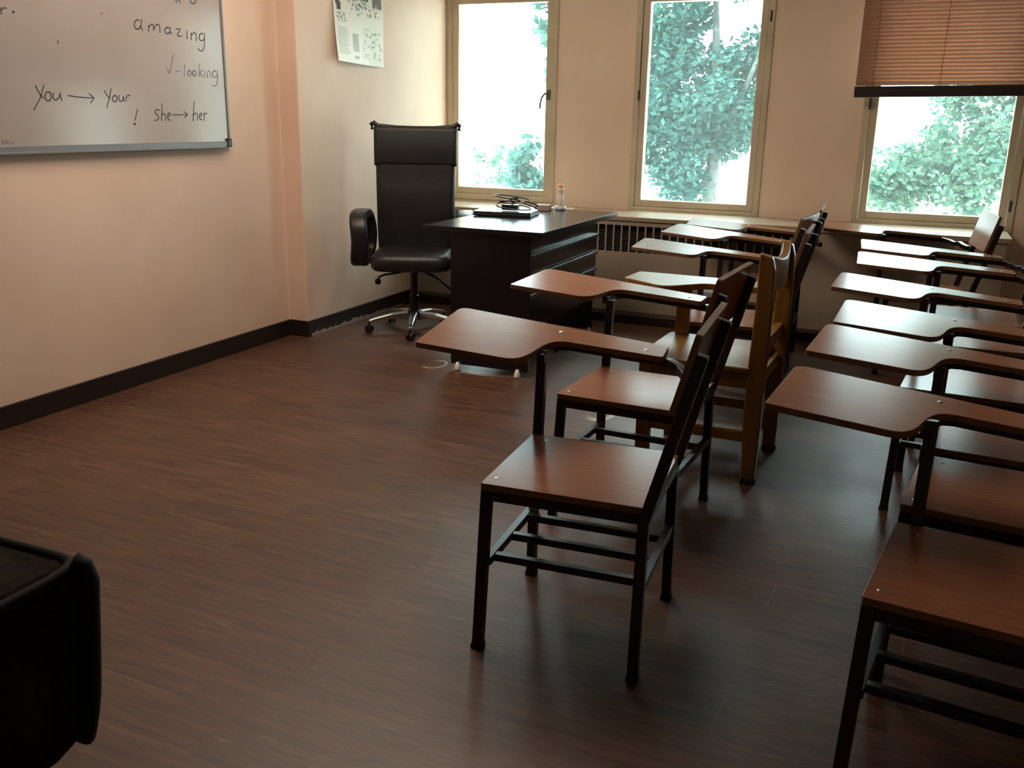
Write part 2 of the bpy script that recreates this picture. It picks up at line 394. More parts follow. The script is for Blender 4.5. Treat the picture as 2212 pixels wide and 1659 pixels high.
# ------------------------------------------------------------------ radiator cover with sill
SY, SZ = 6.12, .709
rc = thing('radiator_cover', 'long cream radiator cover with a slotted grille and pale sill under the windows', 'radiator cover', (-1.4, SY, 0))
def lc(o, r): o.location = -r.location; return o
gx0, gx1, gz0, gz1 = -2.25, -.72, .468, .648
p = MB(); ex = .50
p.box(XP+.002, gx0, SY+.012, SY+.032, .06, SZ-.03); p.box(gx1, ex-.02, SY+.012, SY+.032, .06, SZ-.03)
p.box(gx0, gx1, SY+.012, SY+.032, .06, gz0); p.box(gx0, gx1, SY+.012, SY+.032, gz1, SZ-.03)
p.box(ex-.02, ex, SY+.012, WY-.001, .06, SZ-.03)
lc(p.build('front_panel', mottled(mat('cover_paint', (.42, .33, .25), .5), (.31, .25, .195), (.38, .31, .24), 2), rc), rc)
s_ = MB().box(XP+.002, ex+.02, SY, WY-.001, SZ-.03, SZ); lc(s_.build('sill_board', M['sill'], rc, bevel=.004), rc)
g = MB(); x = gx0+.028
while x < gx1:
    g.box(x-.0045, x+.0045, SY+.010, SY+.022, gz0, gz1); x += .0555
lc(g.build('grille', mat('grille_paint', (.42, .36, .29), .45), rc), rc)
g = MB().box(gx0-.01, gx1+.01, SY+.07, SY+.08, gz0-.02, gz1+.02)
for k in range(11): g.box(gx0, gx1, SY+.060, SY+.066, gz0+.008+k*.017, gz0+.013+k*.017)
lc(g.build('radiator_fins', mat('radiator_dark', (.05, .042, .035), .6), rc), rc)
p = MB().box(XP+.016, ex, SY-.10, SY+.03, 0, .062); struct(p.build('baseboard_back', M['base'], bevel=.004))

# ------------------------------------------------------------------ blind over the third window
bl = thing('venetian_blind', 'half raised reddish brown slatted blind over the right window', 'blind', (.1, 6.5, 1.5))
BX0, BX1, BY = -.462, .70, 6.47
s = MB(); z = 1.578; k = 0
while z < 2.62:
    t = 1.08; dy, dz = -.0128*math.cos(t), .0128*math.sin(t)
    sk = .010*(1-(z-1.5)/1.1)                       # hangs a little crooked
    vs = [(BX0, BY-dy, z-dz), (BX1, BY-dy, z-dz+sk), (BX1, BY-.0022, z+sk+.001), (BX0, BY-.0022, z+.001), (BX1, BY+dy, z+dz+sk), (BX0, BY+dy, z+dz)]
    vs += [(a, b_, c-.0008) for a, b_, c in vs]
    s.add(vs, [(0, 1, 2, 3), (3, 2, 4, 5), (9, 8, 7, 6), (11, 10, 8, 9), (0, 6, 7, 1), (5, 4, 10, 11), (0, 3, 9, 6), (3, 5, 11, 9), (1, 7, 8, 2), (2, 8, 10, 4)])
    z += .0226; k += 1
lc(s.build('slats', M['slat'], bl, weld=False), bl)
r_ = MB(); r_.bar((BX0-.004, BY, 1.527), (BX1+.004, BY, 1.545), .024, .066); lc(r_.build('bottom_rail', M['rail'], bl, bevel=.004), bl)
r_ = MB().box(BX0-.004, BX1+.004, BY-.03, BY+.03, 2.63, 2.68); lc(r_.build('headrail', M['rail'], bl, bevel=.003), bl)
for cx in (BX0+.10, .02, BX1-.10):
    c = MB()
    for dy in (-.0125, .0125): c.bar((cx, BY+dy, 1.55), (cx, BY+dy, 2.64), .003, .0012, up=(0, 1, 0))
    lc(c.build('ladder_cord', mat('blind_cord', (.16, .07, .05), .7), bl), bl)

# ------------------------------------------------------------------ tablet-arm chairs
LAT = .012; Z0 = .70; SLP = .057
def tz(x, y): return Z0 - SLP*x + LAT*y
GRP = 'cherry tablet-arm chairs'
def make_chair(label):
    t = thing('tablet_chair', label, 'chair', group=GRP)
    T = .027; lx, ly = .201, .192; SPL = .027
    seat = MB().prism(rounded([(-.2155, -.206), (.2145, -.206), (.2145, .206), (-.2155, .206)], [.008]*4, 3), .438, .456, 0, 1)
    so = seat.build('seat', [M['lam'], M['edge']], t, bevel=.0012)
    for sx, sy in ((-.19, -.16), (-.16, .16)):
        MB().lathe([(.0005, .4572), (.004, .4570), (.0055, .4561), (.0055, .4550)], (sx, sy, 0), 10).build('screw', M['screw'], so, smooth=False)
    for x in (-lx, lx):
        for y in (-ly, ly):
            yb = y+math.copysign(SPL, y)
            xb = x-.012 if x < 0 else x
            l_ = MB().bar((xb, yb, .004), (x, y, .438), T, T, up=(0, 1, 0)).build('leg', M['steel'], t, bevel=.002)
            MB().bar((xb, yb, 0), (xb, yb, .014), T+.003, T+.003, up=(0, 1, 0)).build('foot_cap', M['rubber'], l_)
    f = MB()
    for y in (-ly, ly): f.box(-lx+T/2, lx-T/2, y-T/2, y+T/2, .411, .4378)
    for x in (-lx, lx): f.box(x-T/2, x+T/2, -ly+T/2, ly-T/2, .411, .4378)
    f.build('seat_frame', M['steel'], t)
    for x in (-lx, lx):
        MB().box(x-.011, x+.011, -ly+T/2-.012, ly-T/2+.012, .225, .247).build('stretcher', M['steel'], t, bevel=.0015)
    for y in (-.155, -.022, .112):
        MB().box(-lx+.011, lx-.011, y-.0105, y+.0105, .226, .246).build('rack_bar', M['steel'], t, bevel=.0015)
    # raked back posts and back board
    A, B = Vector((.205, 0, .428)), Vector((.312, 0, .835)); d = (B-A).normalized(); nrm = Vector((-d.z, 0, d.x))
    for y in (-.2, .2):
        po = MB().bar(A+Vector((0, y, 0)), B+Vector((0, y, 0)), T, T, up=(0, 1, 0)).build('back_post', M['steel'], t, bevel=.002)
        e = B+Vector((0, y, 0)); MB().bar(e, e+d*.004, T*.92, T*.92, up=(0, 1, 0)).build('end_cap', M['plastic'], po)
    c = A+d*.37+nrm*(T/2+.0085)
    b = MB(); q = rounded([(-.212, -.098), (.212, -.098), (.212, .098), (-.212, .098)], [.012]*4, 4)
    fr = [c+Vector((0, u, 0))+d*v+nrm*.008 for u, v in q]; bk = [c+Vector((0, u, 0))+d*v-nrm*.008 for u, v in q]; n = len(q)
    b.add(fr, [tuple(range(n))], 0); b.add(bk, [tuple(range(n))[::-1]], 0)
    b.add(fr+bk, [(i, (i+1) % n, n+(i+1) % n, n+i) for i in range(n)], 1)
    b.build('backrest', [M['lam'], M['edge']], t, bevel=.001)
    # tablet
    sc_ = []
    P0, P1, P2, P3 = Vector((-.27, .113)), Vector((-.175, .113)), Vector((-.25, .335)), Vector((-.150, .340))
    for i in range(17):
        u = i/16; sc_.append(tuple((1-u)**3*P0+3*u*(1-u)**2*P1+3*u*u*(1-u)*P2+u**3*P3))
    base = [(-.566, .516), (-.540, .117)] + sc_ + [(.128, .342), (.124, .452)]
    rad = [.035, .010] + [0]*len(sc_) + [.012, .014]
    poly = rounded(base, rad, 6)
    tb = MB().prism(poly, lambda x, y: tz(x, y)-.0165, tz, 0, 1).build('writing_tablet', [M['lam'], M['edge']], t, bevel=.0015)
    for sx, sy in ((-.200, .425), (.07, .385)):
        z = tz(sx, sy)
        MB().lathe([(.0005, z+.0016), (.005, z+.0013), (.007, z+.0002), (.007, z-.001)], (sx, sy, 0), 10).build('screw', M['screw'], tb)
    # arm post from the seat frame and the arm bar under the tablet
    px, py, zb = -.205, .2195, tz(-.215, .235)-.0165-.026
    MB().bar((px, py, .40), (px, py+.03, zb+.0255), T, T, up=(0, 1, 0)).build('arm_post', M['steel'], t, bevel=.002)
    pr = [(-.012, -.0125), (.012, -.0125), (.012, .0125), (-.012, .0125)]
    zz = lambda x, y: tz(x, y)-.0165-.0128
    pts = [(px, .24, zz(px, .25)), (px, .33, zz(px, .33)), (px+.012, .375, zz(px, .37)), (px+.045, .395, zz(px+.04, .39)), (.10, .394, zz(.10, .394)), (.142, .386, zz(.142, .386)),
           (.172, .366, zz(.17, .37)-.004), (.196, .330, zz(.2, .33)-.010), (.214, .285, .662), (.228, .245, .652), (.248, .212, .646)]
    MB().sweep(pts, pr).build('arm_bar', M['steel'], t, bevel=.002)
    return t
chairs = [  # label, x, y, rz(deg), tablet set-off (dx, dy, dz, rx, ry): no two tablets sit quite alike
 ('cherry tablet-arm chair at the front of the left row, all four legs in view', -0.723, 2.19, 3.5, (-0.005, 0.015, -0.019, 0.050, 0.009)),
 ('cherry tablet-arm chair second in the left row, between the front chair and the yellow chair', -0.808, 2.992, -3, (-0.028, 0.02, 0.008, -0.004, -0)),
 ('cherry tablet-arm chair just beyond the yellow wooden chair, its tablet before the grille', -0.735, 4.361, 2, (-0.01, -0.009, -0.001, -0.014, 0.009)),
 ('cherry tablet-arm chair fourth in the left row, second one beyond the yellow chair', -0.8, 4.995, -5, (-0.002, 0.024, -0.003, 0.008, 0.008)),
 ('cherry tablet-arm chair last in the left row, its tablet against the window sill', -0.796, 5.53, 3.1, (0.05, 0.044, -0.002, -0.007, 0.004)),
 ('cherry tablet-arm chair nearest in the right row, cut by the bottom photo edge', 0.23, 1.945, -7, (0.024, -0.024, -0.01, -0.016, -0.003)),
 ('cherry tablet-arm chair second in the right row, right behind the nearest one', 0.284, 2.472, -6.7, (-0.001, -0.007, -0.001, -0.008, -0.005)),
 ('cherry tablet-arm chair third in the right row, its tablet touching the second one', 0.32, 2.962, -5.0, (0.001, -0.004, -0.007, 0.004, -0.005)),
 ('cherry tablet-arm chair fourth in the right row, nearest of the three white-glaring tablets', 0.247, 3.6, -5, (-0.001, 0.001, -0.002, -0.013, 0.003)),
 ('cherry tablet-arm chair fifth in the right row, second of the white-glaring tablets', 0.308, 4.386, -0.8, (0.006, 0.006, -0.002, 0.003, -0.01)),
 ('cherry tablet-arm chair sixth in the right row, farthest of the white-glaring tablets', 0.298, 4.949, 0.4, (0.001, -0.001, -0.001, -0.007, -0.005)),
 ('cherry tablet-arm chair last in the right row, backrest before the window with the blind', .065, 5.64, 8.0, (0, 0, .022, 0, 0)),
]
proto = None
for lab, x, y, rz, (dx, dy, dz, rx, ry) in chairs:
    if proto is None:
        o = proto = make_chair(lab); o.location = (x, y, 0); o.rotation_euler = (0, 0, math.radians(rz))
    else: o = dup(proto, lab, (x, y, 0), math.radians(rz))
    for ch in o.children:
        if ch.name.startswith('arm_post'): ch.location = (dx*1.3 if x > 0 else 0, 0, 0)
        if ch.name.startswith(('writing_tablet', 'arm_bar')): ch.location = (dx, dy, dz); ch.rotation_euler = (rx, ry, 0)

# ------------------------------------------------------------------ yellow wooden tablet chair
yc = thing('wooden_tablet_chair', 'honey yellow varnished wooden tablet chair in the left row', 'chair', (-.70, 3.655, 0), math.radians(-2.0))
P = M['pine']
x0, x1, y0, y1 = -.222, .222, -.232, .232
st = MB().prism(rounded([(x0-.012, y0-.006), (x1-.01, y0-.006), (x1-.01, y1+.006), (x0-.012, y1+.006)], [.02]*4, 4), .436, .458); st.build('seat', P, yc, bevel=.005)
for y, s in ((y0+.018, 1), (y1-.018, -1)):
    # rear legs are wide boards that run up as back posts, leaning slightly
    b = MB(); th = .036
    prof = [(.205, .02), (.257, .02), (.262, .25), (.262, .46), (.266, .68), (.262, .83), (.250, .872), (.205, .885), (.205, .68), (.197, .46), (.195, .25)]
    n = len(prof); vs = [(a, y-th/2, z) for a, z in prof]+[(a, y+th/2, z) for a, z in prof]
    b.add(vs, [tuple(range(n)), tuple(range(n, 2*n))[::-1]]+[(i, n+i, n+(i+1) % n, (i+1) % n) for i in range(n)])
    l_ = b.build('leg', P, yc, bevel=.005)
    MB().box(.203, .259, y-.02, y+.02, 0, .022).build('foot_cap', M['rubber'], l_, bevel=.003)
    l_ = MB().box(x0, x0+.055, y-.018, y+.018, .02, .436).build('leg', P, yc, bevel=.004)
    MB().box(x0-.001, x0+.056, y-.02, y+.02, 0, .022).build('foot_cap', M['rubber'], l_, bevel=.003)
    MB().box(x0+.055, .197, y-.012, y+.012, .375, .4355).build('side_apron', P, yc, bevel=.003)
    MB().box(x0+.055, .197, y-.012, y+.012, .165, .205).build('stretcher', P, yc, bevel=.003)
MB().box(x0+.008, x0+.032, y0+.037, y1-.037, .375, .4355).build('front_apron', P, yc, bevel=.003)
MB().box(-.06, -.02, y0+.031, y1-.031, .172, .198).build('stretcher', P, yc, bevel=.003)
MB().box(.215, .24, y0+.037, y1-.037, .375, .43).build('rear_apron', P, yc, bevel=.003)
MB().box(.215, .245, y0+.037, y1-.037, .50, .555).build('back_rail', P, yc, bevel=.004)
# curved top rail, dipped between the posts
b = MB(); N = 18; vs = []
for i in range(N+1):
    u = i/N; y = y0+.037+(y1-y0-.074)*u; dip = .030*math.sin(PI*u)
    bow = .020*math.sin(PI*u)
    vs += [(.212+bow, y, .735), (.243+bow, y, .735), (.243+bow, y, .876-dip), (.212+bow, y, .882-dip)]
fs = [(3, 2, 1, 0), (4*N, 4*N+1, 4*N+2, 4*N+3)]
for i in range(N):
    for q in range(4): fs.append((4*i+q, 4*i+(q+1) % 4, 4*i+4+(q+1) % 4, 4*i+4+q))
b.add(vs, fs); b.build('top_rail', P, yc, bevel=.004)
MB().bar((-.175, y1-.018, .458), (-.175, y1-.018, .652), .058, .03, up=(0, 1, 0)).build('arm_post', P, yc, bevel=.004)
base = [(-.445, .420), (-.45, .215), (-.235, .085), (-.10, .245), (.195, .262), (.195, .385), (-.02, .42)]
poly = rounded(base, [.03, .03, .07, .08, .02, .02, .05], 7)
MB().prism(poly, .652, .678).build('writing_tablet', P, yc, bevel=.004)
MB().bar((.18, y1-.02, .60), (.18, .32, .60), .03, .03).build('arm_bracket', P, yc, bevel=.003)
MB().bar((.18, .31, .60), (.18, .31, .652), .03, .03, up=(0, 1, 0)).build('arm_bracket', P, yc, bevel=.003)

# ------------------------------------------------------------------ teacher's desk
dk = thing('office_desk', 'black wooden desk with drawers standing in front of the left window', 'desk', (-2.07, 5.03, 0))
D = M['deskwood']
DX0, DX1, DY0, DY1, DZ = -2.42, -1.728, 4.40, 5.675, .78
def dl(o): o.location = -dk.location; return o
dl(MB().box(DX0, DX1, DY0, DY1, DZ-.026, DZ).build('desktop', D, dk, bevel=.002))
for y in (4.425, 5.60):
    s = dl(MB().box(-2.262, -1.805 if y < 5 else -1.85, y, y+.02, .032, DZ-.026).build('side_panel', D, dk, bevel=.001))
    for gx in (-2.215, -1.86):
        MB().lathe([(.004, 0), (.017, .001), (.019, .008), (.014, .024), (.008, .045)], (gx, y-.012, 0), 14).build('glide', M['white'], s, smooth=True)
dl(MB().box(-2.25, -1.84, 4.445, 5.60, .24, DZ-.03).build('cabinet_body', D, dk))
for k, (z0, z1) in enumerate(((.555, .655), (.452, .548), (.25, .445))):
    dr = dl(MB().box(-1.842, -1.822, 4.452, 5.56, z0, z1-.02).build('drawer', D, dk, bevel=.002))
    MB().box(-1.842, -1.808, 4.452, 5.56, z1-.018, z1).build('pull_rail', mat('pull_rail_grey', (.05, .05, .055), .25), dr, bevel=.003)

# things on the desk
lp = thing('closed_laptop', 'flat black closed laptop lying on the desk under the cables', 'laptop', (-2.25, 5.13, DZ), math.radians(9))
MB().prism(rrect(.35, .25, .02), .002, .016).build('base', M['plastic'], lp, bevel=.002)
MB().prism(rrect(.346, .246, .02), .0165, .028).build('lid', mat('laptop_lid', (.02, .022, .026), .25), lp, bevel=.002)
cb = thing('power_cable', 'tangled black power cable heaped on the closed laptop', 'cable', (-2.22, 5.12, DZ+.031))
c = MB(); pts = []
for i in range(150):
    u = i/149*9*PI; r = .05+.045*math.sin(u*.37+1)
    pts.append((r*math.cos(u)*1.25+.01, r*math.sin(u)*.8, .006+.022*(1+math.sin(u*.61))+.02*(1+math.sin(u*.23))))
c.tube(pts, .0042, 6); c.build('cord', M['plastic'], cb, smooth=True)
MB().prism(rrect(.10, .05, .01), 0, .032).build('power_brick', M['plastic'], cb, bevel=.003)
c = MB(); c.tube([(.12+.05*math.cos(t*.5), .02+.045*math.sin(t*.5), .01+.04*abs(math.sin(t*.25))) for t in range(26)], .0045, 6); c.build('loop', M['plastic'], cb, smooth=True)
bt = thing('glue_bottle', 'small white bottle with an orange cap standing on the desk', 'bottle', (-2.085, 5.60, DZ+.0006))
MB().lathe([(.010, 0), (.034, .001), (.036, .006), (.036, .022), (.020, .026)], (0, 0, 0), 24).build('base', mat('clear_base', (.5, .55, .58), .08), bt, smooth=True)
MB().lathe([(.016, .024), (.019, .03), (.021, .075), (.014, .095), (.016, .11), (.021, .125), (.021, .135), (.005, .138)], (0, 0, 0), 24).build('body', M['white'], bt, smooth=True)
MB().lathe([(.016, .137), (.017, .142), (.013, .158), (.006, .160)], (0, 0, 0), 20).build('cap', M['orange'], bt, smooth=True)
pk = MB().prism(rrect(.09, .12, .006), 0, .035).build('paper_packet', M['pink'], bevel=.003); pk.location = (-2.17, 5.52, DZ+.0005); pk.rotation_euler = (0, 0, .2)
tag(pk, 'small dull pink packet lying on the desk beside the orange capped bottle', 'packet')
pp = MB().prism(rrect(.30, .20, .003), 0, .006).build('pale_slab', M['paper']); pp.location = (-2.42, 6.35, SZ+.0005); pp.rotation_euler = (0, 0, .1)  # thin pale slab on the sill behind the desk
tag(pp, 'thin pale slab lying on the sill behind the desk', 'paper')

# ------------------------------------------------------------------ office chair
oc = thing('office_chair', 'tall black leather swivel office chair behind the desk by the left wall', 'chair', (-2.905, 5.17, 0), math.radians(24))
L = M['leather']
def loft(rings, name, m_, parent, cap=True):
    b = MB(); n = len(rings[0]); vs = [p for r in rings for p in r]
    fs = [(i*n+q, i*n+(q+1) % n, (i+1)*n+(q+1) % n, (i+1)*n+q) for i in range(len(rings)-1) for q in range(n)]
    fs += [tuple(range(n))[::-1], tuple((len(rings)-1)*n+q for q in range(n))]
    b.add(vs, fs); return b.build(name, m_, parent, smooth=True)
def cushion(cx, cy, z0, z1, w_, d_, r):
    out = []
    for t in range(9):
        u = t/8; a = -PI/2+PI*u; k = math.cos(a)**.5 if abs(math.cos(a)) > 1e-6 else 0
        ins = .05*(1-k); z = (z0+z1)/2+(z1-z0)/2*math.sin(a)
        out.append([(cx+x, cy+y, z) for x, y in rrect(w_-2*ins, d_-2*ins, r)])
    return out
loft(cushion(0, -.03, .415, .52, .50, .50, .10), 'seat', L, oc)
# back: rings of rounded rectangles bent along a spine
rings = []; NZ = 22
for i in range(NZ+1):
    u = i/NZ; z = .45+.81*u
    wd = .49+.03*math.sin(min(1, u*1.4)*PI/2)-.015*math.sin(PI*u)
    th = .085+.03*math.sin(PI*min(1, u*1.6))
    if u > .93: th *= .75
    cy = .215+.075*u-.05*math.sin(PI*u*.8)
    rings.append([(x, cy+y, z) for x, y in rrect(wd, th, .035)])
bk = loft(rings, 'backrest', L, oc)
rings = []
for i in range(11):
    u = i/10; z = 1.03+.24*u; k = .75+.25*math.sin(PI*u)
    rings.append([(x, .205+.02*u+y, z) for x, y in rrect(.528, .07*k, .025)])
loft(rings, 'headrest', mottled(mat('headrest_leather', (.009, .011, .013), .5), (.007, .009, .011), (.012, .014, .016), 6), oc)
tb = MB()
tb.tube([(-.275, .235, 1.25), (-.281, .235, 1.283), (-.265, .235, 1.292), (-.24, .235, 1.272), (-.12, .235, 1.262), (0, .235, 1.260), (.12, .235, 1.262), (.24, .235, 1.272), (.265, .235, 1.290), (.281, .235, 1.281), (.275, .235, 1.25)], .015, 8)
tb.build('top_piping', L, oc, smooth=True)
for s in (-1, 1):
    c = []
    for k in range(36):
        a = 2*PI*k/36; cx_, cz_ = math.cos(a), math.sin(a)
        yy = -.02+.20*abs(cx_)**.6*(1 if cx_ > 0 else -1); zz_ = .600+.145*abs(cz_)**.6*(1 if cz_ > 0 else -1)
        c.append((s*(.305+.02*abs(cz_)), yy, zz_))
    ar = MB().sweep(c, rrect(.055, .105, .02, 3), up=(1, 0, 0), closed=True); ar.build('armrest', M['plastic'], oc, smooth=True)
MB().lathe([(.03, .10), (.03, .23), (.024, .235), (.024, .41)], (0, 0, 0), 18).build('gas_column', M['plastic'], oc, smooth=False)
MB().box(-.10, .10, -.11, .11, .393, .422).build('tilt_plate', M['plastic'], oc, bevel=.006)
lv = MB(); lv.tube([(-.08, -.05, .385), (-.18, -.10, .375), (-.215, -.12, .36)], .007, 8)
lv.lathe([(.004, -.028), (.017, -.024), (.02, -.01), (.017, .006), (.004, .01)], (-.215, -.12, .345), 14)
lv.build('tilt_lever', M['plastic'], oc, smooth=True)
lv = MB(); lv.tube([(.05, .02, .385), (.15, .04, .335), (.24, .05, .255)], .009, 8); lv.build('height_lever', M['plastic'], oc, smooth=True)
MB().lathe([(.04, .075), (.05, .08), (.05, .125), (.035, .14)], (0, 0, 0), 18).build('hub', M['plastic'], oc, smooth=False)
for k in range(5):
    a = math.radians(198+72*k); ca, sa = math.cos(a), math.sin(a)
    b = MB(); vs = []
    for r_, z0_, z1_, hw in ((.04, .085, .128, .03), (.15, .088, .122, .026), (.26, .075, .098, .02), (.30, .066, .085, .018)):
        for s_, z_ in ((-1, z0_), (1, z0_), (.75, z1_), (-.75, z1_)): vs.append((ca*r_-sa*hw*s_, sa*r_+ca*hw*s_, z_))
    fs = [(3, 2, 1, 0), (12, 13, 14, 15)]
    for i in range(3):
        for q in range(4): fs.append((4*i+q, 4*i+(q+1) % 4, 4*i+4+(q+1) % 4, 4*i+4+q))
    b.add(vs, fs); bl_ = b.build('base_leg', M['chrome'], oc, bevel=.006)
    cxx, cyy = ca*.295, sa*.295
    c = MB(); ro = a+1.1
    for s_ in (-1, 1):
        ww = MB().lathe([(.006, -.009), (.024, -.008), (.027, -.003), (.027, .003), (.024, .008), (.006, .009)], (0, 0, 0), 18, axis='x')
        R = Matrix.Rotation(ro, 4, 'Z')
        c.add([tuple(R @ (Vector(v)+Vector((s_*.014, 0, 0))) + Vector((cxx, cyy, .0275))) for v in ww.v], ww.f)
    c.box(cxx-.008, cxx+.008, cyy-.008, cyy+.008, .045, .070)
    c.build('caster', M['plastic'], bl_, smooth=False)

# ------------------------------------------------------------------ whiteboard with handwriting
wb = thing('whiteboard', 'large grey-white whiteboard with marker handwriting on the left wall', 'whiteboard', (XL, 3.2, 1.5))
def wl_(o): o.location = -wb.location; return o
WX = XL+.018; BY1, BZ0, BZ1, BY0 = 4.215, 1.185, 2.40, 1.85
wl_(MB().box(XL+.001, WX, BY0, BY1, BZ0, BZ1).build('board_surface', M['board'], wb))
f = MB(); f.box(XL+.001, WX+.008, BY0, BY1+.012, BZ0-.024, BZ0+.002); f.box(XL+.001, WX+.008, BY0, BY1+.012, BZ1-.002, BZ1+.02)
f.box(XL+.001, WX+.006, BY1-.002, BY1+.013, BZ0+.002, BZ1-.002); f.box(XL+.001, WX+.006, BY0-.013, BY0+.002, BZ0, BZ1)
wl_(f.build('frame', M['alu'], wb, bevel=.002))
f = MB(); f.box(XL+.001, WX+.018, BY0, BY1-.04, BZ0-.032, BZ0-.022); wl_(f.build('pen_tray', M['alu'], wb, bevel=.002))
for y in (BY0-.012, BY1-.022):
    for z in (BZ0-.028, BZ1-.012): wl_(MB().box(XL+.001, WX+.012, y, y+.04, z, z+.045).build('corner_cap', M['plastic'], wb, bevel=.006))
def writing(name, strokes, mt, wd=.0042):
    mb = MB()
    for st_ in strokes:
        P_ = [at(x, y, 0, WX+.0006) for x, y in st_]
        # smooth the hand stroke a little
        if len(P_) > 2:
            Q = [P_[0]]
            for a, b_ in zip(P_[:-1], P_[1:]): Q += [a*.75+b_*.25, a*.25+b_*.75]
            Q.append(P_[-1]); P_ = Q
        mb.sweep([tuple(p) for p in P_], [(-.0006, -wd/2), (.0006, -wd/2), (.0006, wd/2), (-.0006, wd/2)], up=(1, 0, 0)) if False else None
        for a, b_ in zip(P_[:-1], P_[1:]):
            d = (b_-a); ln = d.length
            if ln < 1e-6: continue
            d /= ln; mb.bar(a-d*wd*.35, b_+d*wd*.35, .0008, wd, up=d.cross(Vector((1, 0, 0))))
    o = mb.build(name, mt, wb, weld=False); o.location = -wb.location; return o
def arc(cx, cy, rx, ry, a0, a1, n=12): return [(cx+rx*math.cos(math.radians(a0+(a1-a0)*i/n)), cy+ry*math.sin(math.radians(a0+(a1-a0)*i/n))) for i in range(n+1)]
you = [[(77, 185), (84, 200), (93, 212)], [(95, 183), (88, 210), (80, 225), (73, 238)], arc(104, 208, 7, 10, -90, 270), [(115, 200), (115, 212), (120, 217), (127, 212), (131, 199), (130, 208), (134, 217)]]
arrow1 = [[(147, 206), (165, 209), (185, 211), (203, 211)], [(192, 202), (204, 211), (196, 222)]]
your = [[(226, 196), (231, 206), (238, 212)], [(240, 192), (236, 212), (231, 232)], arc(248, 213, 5, 7, -90, 270), [(257, 206), (257, 216), (261, 220), (266, 215), (267, 206), (268, 219)], [(272, 219), (273, 208), (278, 205), (281, 207)]]
bang = [[(297, 236), (294, 250), (292, 260)], arc(291, 268, 1.6, 1.6, 0, 360, 8)]
she = [[(345, 238), (339, 236), (334, 241), (337, 246), (343, 251), (342, 259), (333, 260)], [(350, 224), (350, 242), (349, 260)], [(349, 250), (354, 244), (358, 248), (358, 260)], [(362, 252), (369, 249), (367, 243), (362, 246), (362, 256), (368, 260)]]
arrow2 = [[(373, 248), (390, 248), (405, 247)], [(398, 241), (406, 247), (399, 254)]]
her = [[(420, 219), (418, 240), (417, 261)], [(417, 250), (423, 243), (427, 248), (427, 260)], [(431, 252), (437, 249), (435, 243), (431, 247), (431, 256), (437, 259)], [(441, 260), (441, 244)], [(441, 249), (444, 244), (448, 245)]]
for q in (you, arrow1, your, bang, she, arrow2, her): writing('marker_writing', q, M['ink'])
amazing = [arc(297, 53, 7, 10, -60, -340), [(306, 42), (304, 56), (308, 66)], [(321, 68), (321, 54), (322, 58), (328, 51), (332, 56), (332, 68), (334, 57), (341, 51), (345, 57), (346, 70)], arc(362, 66, 6, 7, -60, -340), [(368, 59), (367, 68), (371, 74)], [(380, 62), (391, 62), (381, 78), (393, 78)], [(404, 67), (404, 84)], [(413, 86), (413, 70), (414, 76), (420, 69), (424, 74), (424, 88)], arc(436, 80, 6, 8, -60, -340), [(442, 72), (442, 95), (440, 108), (433, 111), (428, 105)]]
no_ = [[(380, 0), (382, 6)], [(384, 0), (388, 2), (390, 7)], [(411, 0), (413, 7), (421, 8), (423, 0)]]
for q in (amazing, no_[:2], no_[2:]): writing('marker_writing', q, M['ink'], .0046)
looking = [[(375, 118), (371, 138), (368, 158), (363, 154), (362, 148)], [(380, 154), (388, 154)], [(399, 140), (398, 165)], arc(409, 158, 4, 6, -90, 270), arc(420, 158, 4, 6, -90, 270), [(431, 138), (430, 165)], [(438, 150), (431, 158), (439, 166)], [(443, 153), (443, 167)], [(448, 168), (448, 154), (453, 152), (456, 168)], arc(464, 160, 5, 7, -60, -340), [(469, 153), (471, 174), (466, 187), (458, 184)]]
small = [[(5, 301), (5, 311)], [(12, 303), (11, 311)], [(17, 303), (17, 310)], [(24, 309), (30, 309)]]
for q in [looking]+[[t_] for t_ in small]: writing('marker_writing', q, M['inkfaint'], .0038)
writing('marker_writing', [[(1, 16), (3, 30)], [(3, 22), (8, 16), (14, 18)], arc(29, 26, 1.5, 1.5, 0, 360, 8)], M['ink'])
for q in ([(124, 88), (126, 93)], [(219, 28), (221, 30)]): writing('ink_speck', [q], M['ink'])

# ------------------------------------------------------------------ poster on the projecting wall
ps = thing('picture_poster', 'glossy picture poster hanging by its top on the left corner wall', 'poster', (XP, 5.4, 1.9))
PY0, PY1, PZ0, PZ1 = 5.09, 5.655, 1.655, 2.42
def pcurl(u, v):   # u 0..1 along y, v 0..1 up: offset from the wall, lower left corner curls out
    return XP+.004+.030*max(0, 1-v*1.6)**2*(.3+.7*max(0, 1-1.4*u))+.012*max(0, 1-abs(v-.42)*3)*u**3
def psheet(name, u0, u1, v0, v1, m_, off, par, nu=8, nv=8):
    b = MB(); vs = []
    for j in range(nv+1):
        for i in range(nu+1):
            u = u0+(u1-u0)*i/nu; v = v0+(v1-v0)*j/nv
            y = PY0+(PY1-PY0)*u; z = PZ0+(PZ1-PZ0)*v - .012*(1-v)**3*math.sin(u*PI*.5)
            vs.append((pcurl(u, v)+off, y, z))
    n = nu+1; fs = [(j*n+i, j*n+i+1, (j+1)*n+i+1, (j+1)*n+i) for j in range(nv) for i in range(nu)]
    b.add(vs, fs); return b, vs, fs
b, vs, fs = psheet('sheet', 0, 1, 0, 1, M['paper'], 0, ps, 20, 26)
k = len(vs); b.add([(x-.0012, y, z) for x, y, z in vs], [tuple(reversed(f_)) for f_ in fs])
sh = b.build('sheet', M['paper'], ps, smooth=True); sh.location = -ps.location
